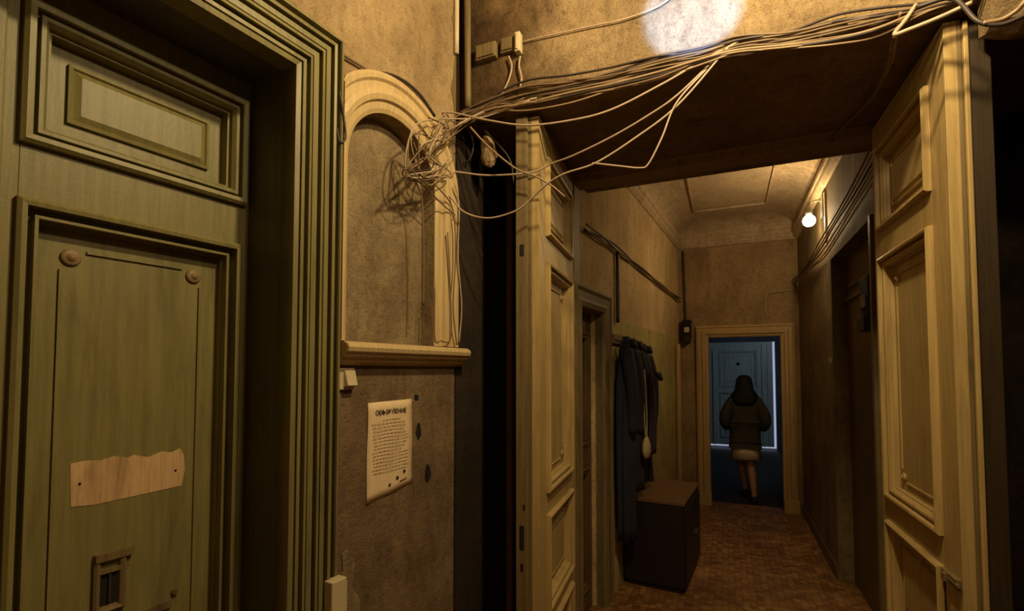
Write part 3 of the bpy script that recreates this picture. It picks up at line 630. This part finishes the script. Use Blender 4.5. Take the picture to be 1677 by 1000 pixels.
# tangle at the wall corner: loops from the arch to the bundle
rnd = random.Random(5)
for k in range(13):
    u = rnd.uniform
    if k < 8: way = [(u(748, 792), u(176, 206), 0), (u(712, 740), u(178, 232), 1), (u(672, 702), u(205, 262), 1), (u(662, 690), u(262, 296), 1), (u(690, 722), u(284, 305), 1), (u(728, 748), u(240, 300), 1), (u(722, 760), u(205, 250), 1)][:rnd.choice([4, 5, 6, 7])]
    if k < 8: way = [(u(830, 880), u(160, 174), 0)]+way
    else: way = [(u(700, 712), u(186, 200), 1), (u(716, 738), u(205, 230), 1), (u(690, 722), u(240, 262), 1), (u(705, 740), u(262, 290), 1), (u(668, 690), u(280, 296), 1)][rnd.choice([0, 1]):]
    pts = [FL.px(x, y, -.05-.06*rnd.random()) if w_ else onY(x, y, 1.87) for x, y, w_ in way]
    tube_obj('cable', pts, rnd.choice([.002, .0026, .0032]), M[rnd.choice(['wire', 'wirew', 'wirem', 'wired', 'wirew'])], 'one of the looped cables tangled against the right side of the arch', CB, 'cables tangled at the wall corner', 6, 8)
TG = [([(665, 285), (680, 292), (705, 290), (745, 283)], 'wire', 'pale cable end crossing the right leg of the arch'),
      ([(684, 250), (672, 225), (668, 250), (668, 290), (690, 300), (720, 330), (745, 352)], 'wirew', 'brown cable looping over the niche edge and down the arch leg'),
      ([(690, 285), (720, 310), (742, 345), (746, 420), (742, 500), (748, 565)], 'wirew', 'thin brown cable hanging down the wall corner to the ledge'),
      ([(745, 300), (752, 340), (750, 420), (756, 500), (752, 560)], 'wire', 'thin pale wire hanging down behind the arch leg'),
      ([(712, 470), (712, 553), (722, 558), (738, 554), (738, 490), (733, 380)], 'wirew', 'thin wire making a squared loop on the arch leg above the ledge'),
      ([(676, 290), (690, 320), (693, 370), (694, 430), (693, 500)], 'wirew', 'thin wire hanging beside the niche edge')]
for pts, mt, lb in TG: tube_obj('cable', [FL.px(x, y, -.045) for x, y in pts], .003, M[mt], lb, CB)
tube_obj('cable', [FL.px(x, y, -.012) for x, y in ((440, -25), (500, 28), (553, 82), (585, 104), (612, 120))], .005, M['wirew'], 'brown cable following the top of the green architrave', CB)
tube_obj('cable', [FL.px(x, y, -.012) for x, y in ((556, 215), (552, 190), (556, 160), (575, 136), (612, 120), (650, 126), (685, 152), (712, 190))], .006, M['wired'], 'dark cable curving over the outside of the arch', CB)
tube_obj('cable', [FL.px(x, y, -.045) for x, y in ((556, 150), (562, 185), (566, 225), (556, 232), (552, 210))], .0035, M['wired'], 'short dark wire hanging at the left foot of the arch curve', CB)
# ragged dust-brown wires hanging inside the gap
for i, (pts, lb) in enumerate([([(760, 190), (790, 205), (815, 200), (842, 178)], 'dark wire drooping just under the header at the gap'), ([(765, 205), (775, 235), (768, 262), (748, 268)], 'dark wire curled behind the tangle in the gap'), ([(775, 195), (812, 232), (835, 262), (842, 300)], 'dark wire slanting down towards the left leaf')]):
    tube_obj('cable', [onY(x, y, 1.98) for x, y in pts], .004, M['wired'], lb, CB)
# corridor cables
for k in range(4):
    pts = [FCL.w(x, -.02-.006*k, z+dz) for (x, z), dz in zip([(.06, 2.47), (.40, 2.48), (.78, 2.49), (1.5, 2.50), (2.4, 2.47), (3.44, 2.44)], [rnd.uniform(-.03, .03) for _ in range(6)])]
    tube_obj('cable', pts, .006, M[['wired', 'wirew', 'wired', 'wirew'][k]], 'one of the dark cables strung along the left corridor wall', CB, 'cables on the left corridor wall', 6)
tube_obj('cable', [FCL.w(.79, -.02, 2.48), FCL.w(.79, -.02, 2.25), FCL.w(.785, -.02, 1.95)], .014, M['wired'], 'thick dark cable dropping to the top of the hanging coats', CB)
for k in range(6):
    zz = [(3.55, 2.70), (2.9, 2.64), (2.3, 2.60), (1.75, 2.56), (1.0, 2.57), (.05, 2.60)]
    pts = [FCR.w(x, -.02-.008*k, z+(k-2.5)*.022*(1 if x > 1.2 else .3)+rnd.uniform(-.015, .015)) for x, z in zz]
    tube_obj('cable', pts, .006, M[['wire', 'wire', 'wirem', 'wired', 'wirem', 'wirew'][k]], 'one of the cables strung along the right corridor wall below the bulb', CB, 'cables on the right corridor wall', 6)
tube_obj('cable', [(.70, 6.33, 2.50), (.50, 6.335, 2.49), (.44, 6.335, 2.47), (.42, 6.335, 2.3), (.44, 6.335, 2.14)], .004, M['wire'], 'thin pale wire on the end wall above the doorway', CB)
tube_obj('cable', [(-.47, 6.335, 3.06), (-.46, 6.335, 2.6), (-.45, 6.335, 2.16)], .012, M['wired'], 'dark cable running down to the meter on the end wall', CB)

# bulb and holder
t = thing('wall_lamp', FCR, (1.62, 0, 2.80), 'bare glowing bulb in a wall holder on the right corridor wall', 'lamp')
bl = t['_b']
def P2(x, y, z): w_ = FCR; return (6.35-y, x-.76, z)   # world -> FCR local
m = MB(); m.lathe(P2(.655, 4.72, 2.85), (0, 0, 1), [(.002, -.050), (.025, -.044), (.043, -.026), (.050, 0), (.044, .024), (.028, .042), (.018, .052)], 20); m.build('bulb', M['glow'], FCR, t, smooth=True)
m = MB(); m.lathe(P2(.655, 4.72, 2.92), (0, 0, 1), [(.024, -.015), (.026, .0), (.024, .04), (.01, .05)], 16); m.build('socket', M['white'], FCR, t, smooth=True)
m = MB(); m.tube(spline([P2(.655, 4.72, 2.965), P2(.665, 4.72, 3.00), P2(.71, 4.71, 3.01), P2(.755, 4.70, 3.0)]), .008); m.build('arm', M['white'], FCR, t, smooth=True)
m = MB(); m.box(1.60, -.02, 2.86, 1.70, 0, 3.05); m.build('backplate', M['white'], FCR, t, bevel=.004)
m = MB(); m.box(1.735, -.014, 2.62, 1.765, 0, 3.04); tag(m.build('cable_duct', M['white'], FCR, base=(1.75, 0, 2.62)), 'white cable duct on the right corridor wall beside the bulb', 'cable duct')
t = thing('switch', FCR, (1.80, 0, 1.66), 'tiny pale switch on the right corridor wall', 'light switch')
m = MB(); m.box(1.79, -.012, 1.655, 1.82, 0, 1.70); m.build('plate', M['white'], FCR, t); m = MB(); m.box(1.797, -.018, 1.665, 1.813, -.012, 1.69); m.build('button', M['white'], FCR, t)
# meters
def meter(fr, x, y, z, w, h, d, label):
    t = thing('electric_meter', fr, (x, y, z), label, 'electric meter')
    m = MB(); m.box(x-w/2, y-d, z, x+w/2, y, z+h); m.build('casing', M['hole'], fr, t, bevel=.008)
    m = MB(); m.box(x-w*.3, y-d-.008, z+h*.36, x+w*.3, y-d, z+h*.62, 0); m.build('dial_window', M['white'] if w < .12 else M['metal'], fr, t, bevel=.004)
    m = MB(); m.box(x-w*.4, y-d-.02, z-.03, x+w*.4, y-.005, z+h*.2); m.build('terminal_cover', M['black'], fr, t, bevel=.004)
meter(FW, -.435, 6.35, 1.965, .10, .24, .10, 'small dark electric meter with pale dial in far left corner')
meter(FCR, 2.83, .10, 1.86, .20, .30, .10, 'large dark electric meter on the recessed brown door wall')
# pale pipe on left corridor wall
tube_obj('wall_pipe', [FCL.w(3.22, -.03, .25), FCL.w(3.22, -.03, 1.0), FCL.w(3.22, -.03, 1.9)], .030, M['archf'], 'ochre painted vertical pipe near the end of left corridor wall', 'pipe', n=12)

# ================================================================ CABINET
cb = thing('cabinet', FCL, (1.2, -.2, 0), 'low dark wooden cabinet with brown top against left corridor wall', 'cabinet')
x0, x1, d0 = .90, 1.62, -.46
m = MB(); m.box(x0+.01, d0+.01, .04, x1-.01, -.02, .625); m.box(x0+.03, d0+.03, 0, x1-.03, -.04, .04); m.build('body', M['cab'], FCL, cb, bevel=.003)
m = MB(); m.box(x0, d0, .625, x1, -.01, .652); m.build('top', M['cabtop'], FCL, cb, bevel=.004)
for a, b in ((x0+.02, (x0+x1)/2-.004), ((x0+x1)/2+.004, x1-.02)):
    m = MB(); m.box(a, d0-.006, .07, b, d0+.01, .60); dd = m.build('door', M['cab'], FCL, cb, bevel=.003)
    m = MB(); xx = b-.03 if a < x0+.1 else a+.03; m.lathe((xx, d0-.006, .36), (0, -1, 0), [(.006, 0), (.006, .01), (.012, .018), (.008, .026)], 10); kn = m.build('knob', M['metal'], FCL, cb); kn.parent = dd

# ================================================================ HANGING CLOTHES
rk = thing('coat_rack', FCL, (1.1, 0, 1.78), 'dark wooden coat rack behind the hanging clothes', 'coat rack')
m = MB(); m.box(.66, -.025, 1.79, 1.30, 0, 1.86); m.build('board', M['frame'], FCL, rk, bevel=.003)
for k in range(5):
    x = .70+.13*k; m = MB(); m.tube(spline([(x, -.02, 1.82), (x, -.07, 1.80), (x, -.09, 1.83)], 5), .006, 8); m.build('hook', M['metal'], FCL, rk, smooth=True)
def garment(x, w, ztop, zbot, dep, mat, label, seed, sleeves=True, kind='hanging_coat', y_off=0.0):
    rnd = random.Random(seed); t = thing(kind, FCL, (x, -.05, zbot), label, 'coat'); m = MB(); rings = []; n = 28; fs = rnd.uniform(0, 6)
    for i in range(15):
        u = i/14; z = ztop+(zbot-ztop)*u; ww = w*(.16+.84*min(1, (u*5.0)**.6))*(1+.10*u)/2; dd = dep*(.30+.70*min(1, (u*4)**.7))/2*(1+.2*math.sin(u*5+fs))
        r = []
        for k in range(n):
            th = 2*PI*k/n; fold = 1+.20*math.sin(5*th+fs+u*2)*u**.5+.09*math.sin(9*th+fs*2+u*3)
            r.append((x+ww*math.cos(th)*fold+.012*math.sin(u*7+fs), -.03-y_off-dep/2+dd*math.sin(th)*fold, z))
        rings.append(r)
    m.loft(rings); m.build('body', mat, FCL, t, smooth=True)
    if sleeves:
        for sgn in (-1, 1):
            m = MB(); pts = [(x+sgn*w*.30, -.05-y_off-dep/2, ztop-.10), (x+sgn*w*.46, -.09-y_off-dep/2, ztop-.28), (x+sgn*w*.42, -.10-y_off-dep/2, ztop-.50), (x+sgn*w*.36, -.09-y_off-dep/2, max(zbot+.05, ztop-.68))]
            s = spline(pts, 5); m.tube(s, [.052-.018*i/len(s) for i in range(len(s))], 12); m.build('sleeve', mat, FCL, t, smooth=True)
    m = MB(); m.tube(spline([(x-.05, -.08-y_off-dep/2, ztop-.03), (x, -.10-y_off-dep/2, ztop-.07), (x+.05, -.08-y_off-dep/2, ztop-.03)], 5), .016, 8); m.build('collar', mat, FCL, t, smooth=True)
    return t
garment(.72, .20, 1.84, .40, .13, M['navy'], 'dark navy coat hanging nearest the corridor door', 1)
garment(.87, .19, 1.83, .72, .15, M['plum'], 'dark plum coat hanging second on the rack', 2)
garment(1.03, .18, 1.82, .80, .12, M['navy'], 'long navy coat hanging in the middle of the rack', 3)
garment(1.19, .18, 1.81, .72, .14, M['brownc'], 'dark brown coat hanging last over the cabinet', 4)
garment(.95, .10, 1.60, .98, .05, M['plum'], 'narrow plum scarf hanging in front of the coats', 6, False, 'hanging_scarf', .17)
t = thing('cloth_bag', FCL, (0.81, -.21, .86), 'small pale cloth bag hanging among the dark coats', 'bag')
m = MB(); m.loft([[(0.81+.055*s_*math.cos(2*PI*k/14), -.215+.03*s_*math.sin(2*PI*k/14), z) for k in range(14)] for z, s_ in ((.86, .3), (.875, .8), (.92, 1.05), (.97, .9), (1.01, .5), (1.02, .2))]); m.build('pouch', M['pale'], FCL, t, smooth=True)
m = MB(); m.tube(spline([(0.79, -.215, 1.01), (0.78, -.21, 1.2), (0.80, -.21, 1.5), (0.83, -.215, 1.2), (0.83, -.215, 1.01)]), .005, 6); m.build('strap', M['pale'], FCL, t, smooth=True); t.location.z += .10

# ================================================================ PERSON
def skin_mesh(name, verts, edges, mat, parent, sub=2, root=0):
    me = bpy.data.meshes.new(name); b = parent['_b']
    me.from_pydata([(v[0]-b[0], v[1]-b[1], v[2]-b[2]) for v in verts], edges, []); me.materials.append(mat)
    o = bpy.data.objects.new(name, me); C.objects.link(o); o.parent = parent
    md = o.modifiers.new('skin', 'SKIN'); md.use_smooth_shade = True
    if not me.skin_vertices: me.skin_vertices.new()
    for i, v in enumerate(verts): me.skin_vertices[0].data[i].radius = (v[3], v[4] if len(v) > 4 else v[3])
    me.skin_vertices[0].data[root].use_root = True
    s = o.modifiers.new('sub', 'SUBSURF'); s.levels = sub; s.render_levels = sub
    for p in me.polygons: p.use_smooth = True
    return o
PX, PY = .195, 6.72
ps = thing('person', FW, (PX, PY, 0), 'person walking away through the far doorway in olive jacket and pale shorts', 'person')
V = [(PX, PY, .80, .115, .095), (PX, PY, .90, .105, .085), (PX, PY, 1.02, .11, .085), (PX, PY, 1.17, .12, .085), (PX, PY, 1.26, .06, .055), (PX, PY+.01, 1.31, .042, .045), (PX-.002, PY+.02, 1.38, .064, .072), (PX-.002, PY+.02, 1.45, .068, .078), (PX-.002, PY+.02, 1.50, .045, .052),
     # right leg (stance, towards the camera): hip knee ankle foot
     (PX+.07, PY, .74, .080), (PX+.065, PY-.01, .58, .066), (PX+.055, PY+.0, .43, .050), (PX+.07, PY-.03, .30, .052), (PX+.085, PY-.08, .10, .031), (PX+.087, PY-.09, .055, .034), (PX+.09, PY-.0, .035, .030),
     # left leg stepping forward
     (PX-.07, PY+.01, .74, .080), (PX-.06, PY+.10, .57, .066), (PX-.05, PY+.18, .43, .050), (PX-.03, PY+.18, .30, .048), (PX+.0, PY+.16, .13, .031), (PX+.0, PY+.15, .08, .034), (PX+.0, PY+.25, .06, .028),
     # arms, elbows out, hands in the jacket pockets
     (PX+.145, PY, 1.22, .055), (PX+.215, PY-.05, 1.0, .042), (PX+.17, PY+.08, .86, .032), (PX+.12, PY+.13, .85, .03),
     (PX-.145, PY, 1.22, .055), (PX-.215, PY-.05, 1.0, .042), (PX-.17, PY+.08, .86, .032), (PX-.12, PY+.13, .85, .03)]
Eg = [(0,1),(1,2),(2,3),(3,4),(4,5),(5,6),(6,7),(7,8),(0,9),(9,10),(10,11),(11,12),(12,13),(13,14),(14,15),(0,16),(16,17),(17,18),(18,19),(19,20),(20,21),(21,22),(3,23),(23,24),(24,25),(25,26),(3,27),(27,28),(28,29),(29,30)]
skin_mesh('body', V, Eg, M['skin'], ps)
J = [(PX, PY, .80, .185, .130), (PX, PY, .92, .190, .125), (PX, PY, 1.05, .175, .12), (PX, PY, 1.17, .155, .105), (PX, PY, 1.265, .08, .07),
     (PX+.145, PY, 1.21, .072), (PX+.205, PY-.03, 1.09, .074), (PX+.240, PY-.05, .975, .068), (PX+.190, PY+.06, .86, .060),
     (PX-.145, PY, 1.21, .072), (PX-.205, PY-.03, 1.09, .074), (PX-.240, PY-.05, .975, .068), (PX-.190, PY+.06, .86, .060), (PX, PY, .72, .175, .128)]
skin_mesh('jacket', J, [(0,1),(1,2),(2,3),(3,4),(3,5),(5,6),(6,7),(7,8),(3,9),(9,10),(10,11),(11,12),(0,13)], M['jacket'], ps)
m = MB()
def oval(cx, cy, z, rx, ry, n=24, wob=0.0): return [(cx+rx*math.cos(2*PI*k/n)*(1+wob*math.sin(5*2*PI*k/n)), cy+ry*math.sin(2*PI*k/n)*(1+wob*math.sin(6*2*PI*k/n)), z) for k in range(n)]
m.loft([oval(PX, PY, .86, .12, .10), oval(PX, PY, .76, .145, .11), oval(PX+.005, PY+.01, .62, .165, .13, wob=.02), oval(PX+.005, PY+.01, .51, .175, .145, wob=.04)]); m.build('shorts', M['shorts'], FW, ps, smooth=True)
m = MB()
m.loft([oval(PX, PY+.005, 1.535, .02, .02, wob=.0), oval(PX, PY+.005, 1.525, .055, .06), oval(PX, PY, 1.49, .085, .095, wob=.02), oval(PX, PY-.005, 1.43, .098, .105, wob=.03), oval(PX, PY-.02, 1.36, .105, .095, wob=.04), oval(PX, PY-.045, 1.28, .150, .090, wob=.07), oval(PX, PY-.06, 1.21, .150, .080, wob=.10), oval(PX, PY-.075, 1.17, .11, .05, wob=.12)]); m.build('hair', M['hair'], FW, ps, smooth=True)
for cx_, cy_, cz in ((PX+.09, PY-.035, .0), (PX+.0, PY+.20, .025)):
    m = MB(); m.loft([[(cx_+.042*s_*math.cos(2*PI*k/14), cy_+.12*s_*math.sin(2*PI*k/14), cz+z) for k in range(14)] for z, s_ in ((0, 1), (.03, 1.02), (.06, .85), (.085, .55))]); m.build('shoe', M['shoe'], FW, ps, smooth=True)

for o in bpy.data.objects:
    if '_b' in o: del o['_b']
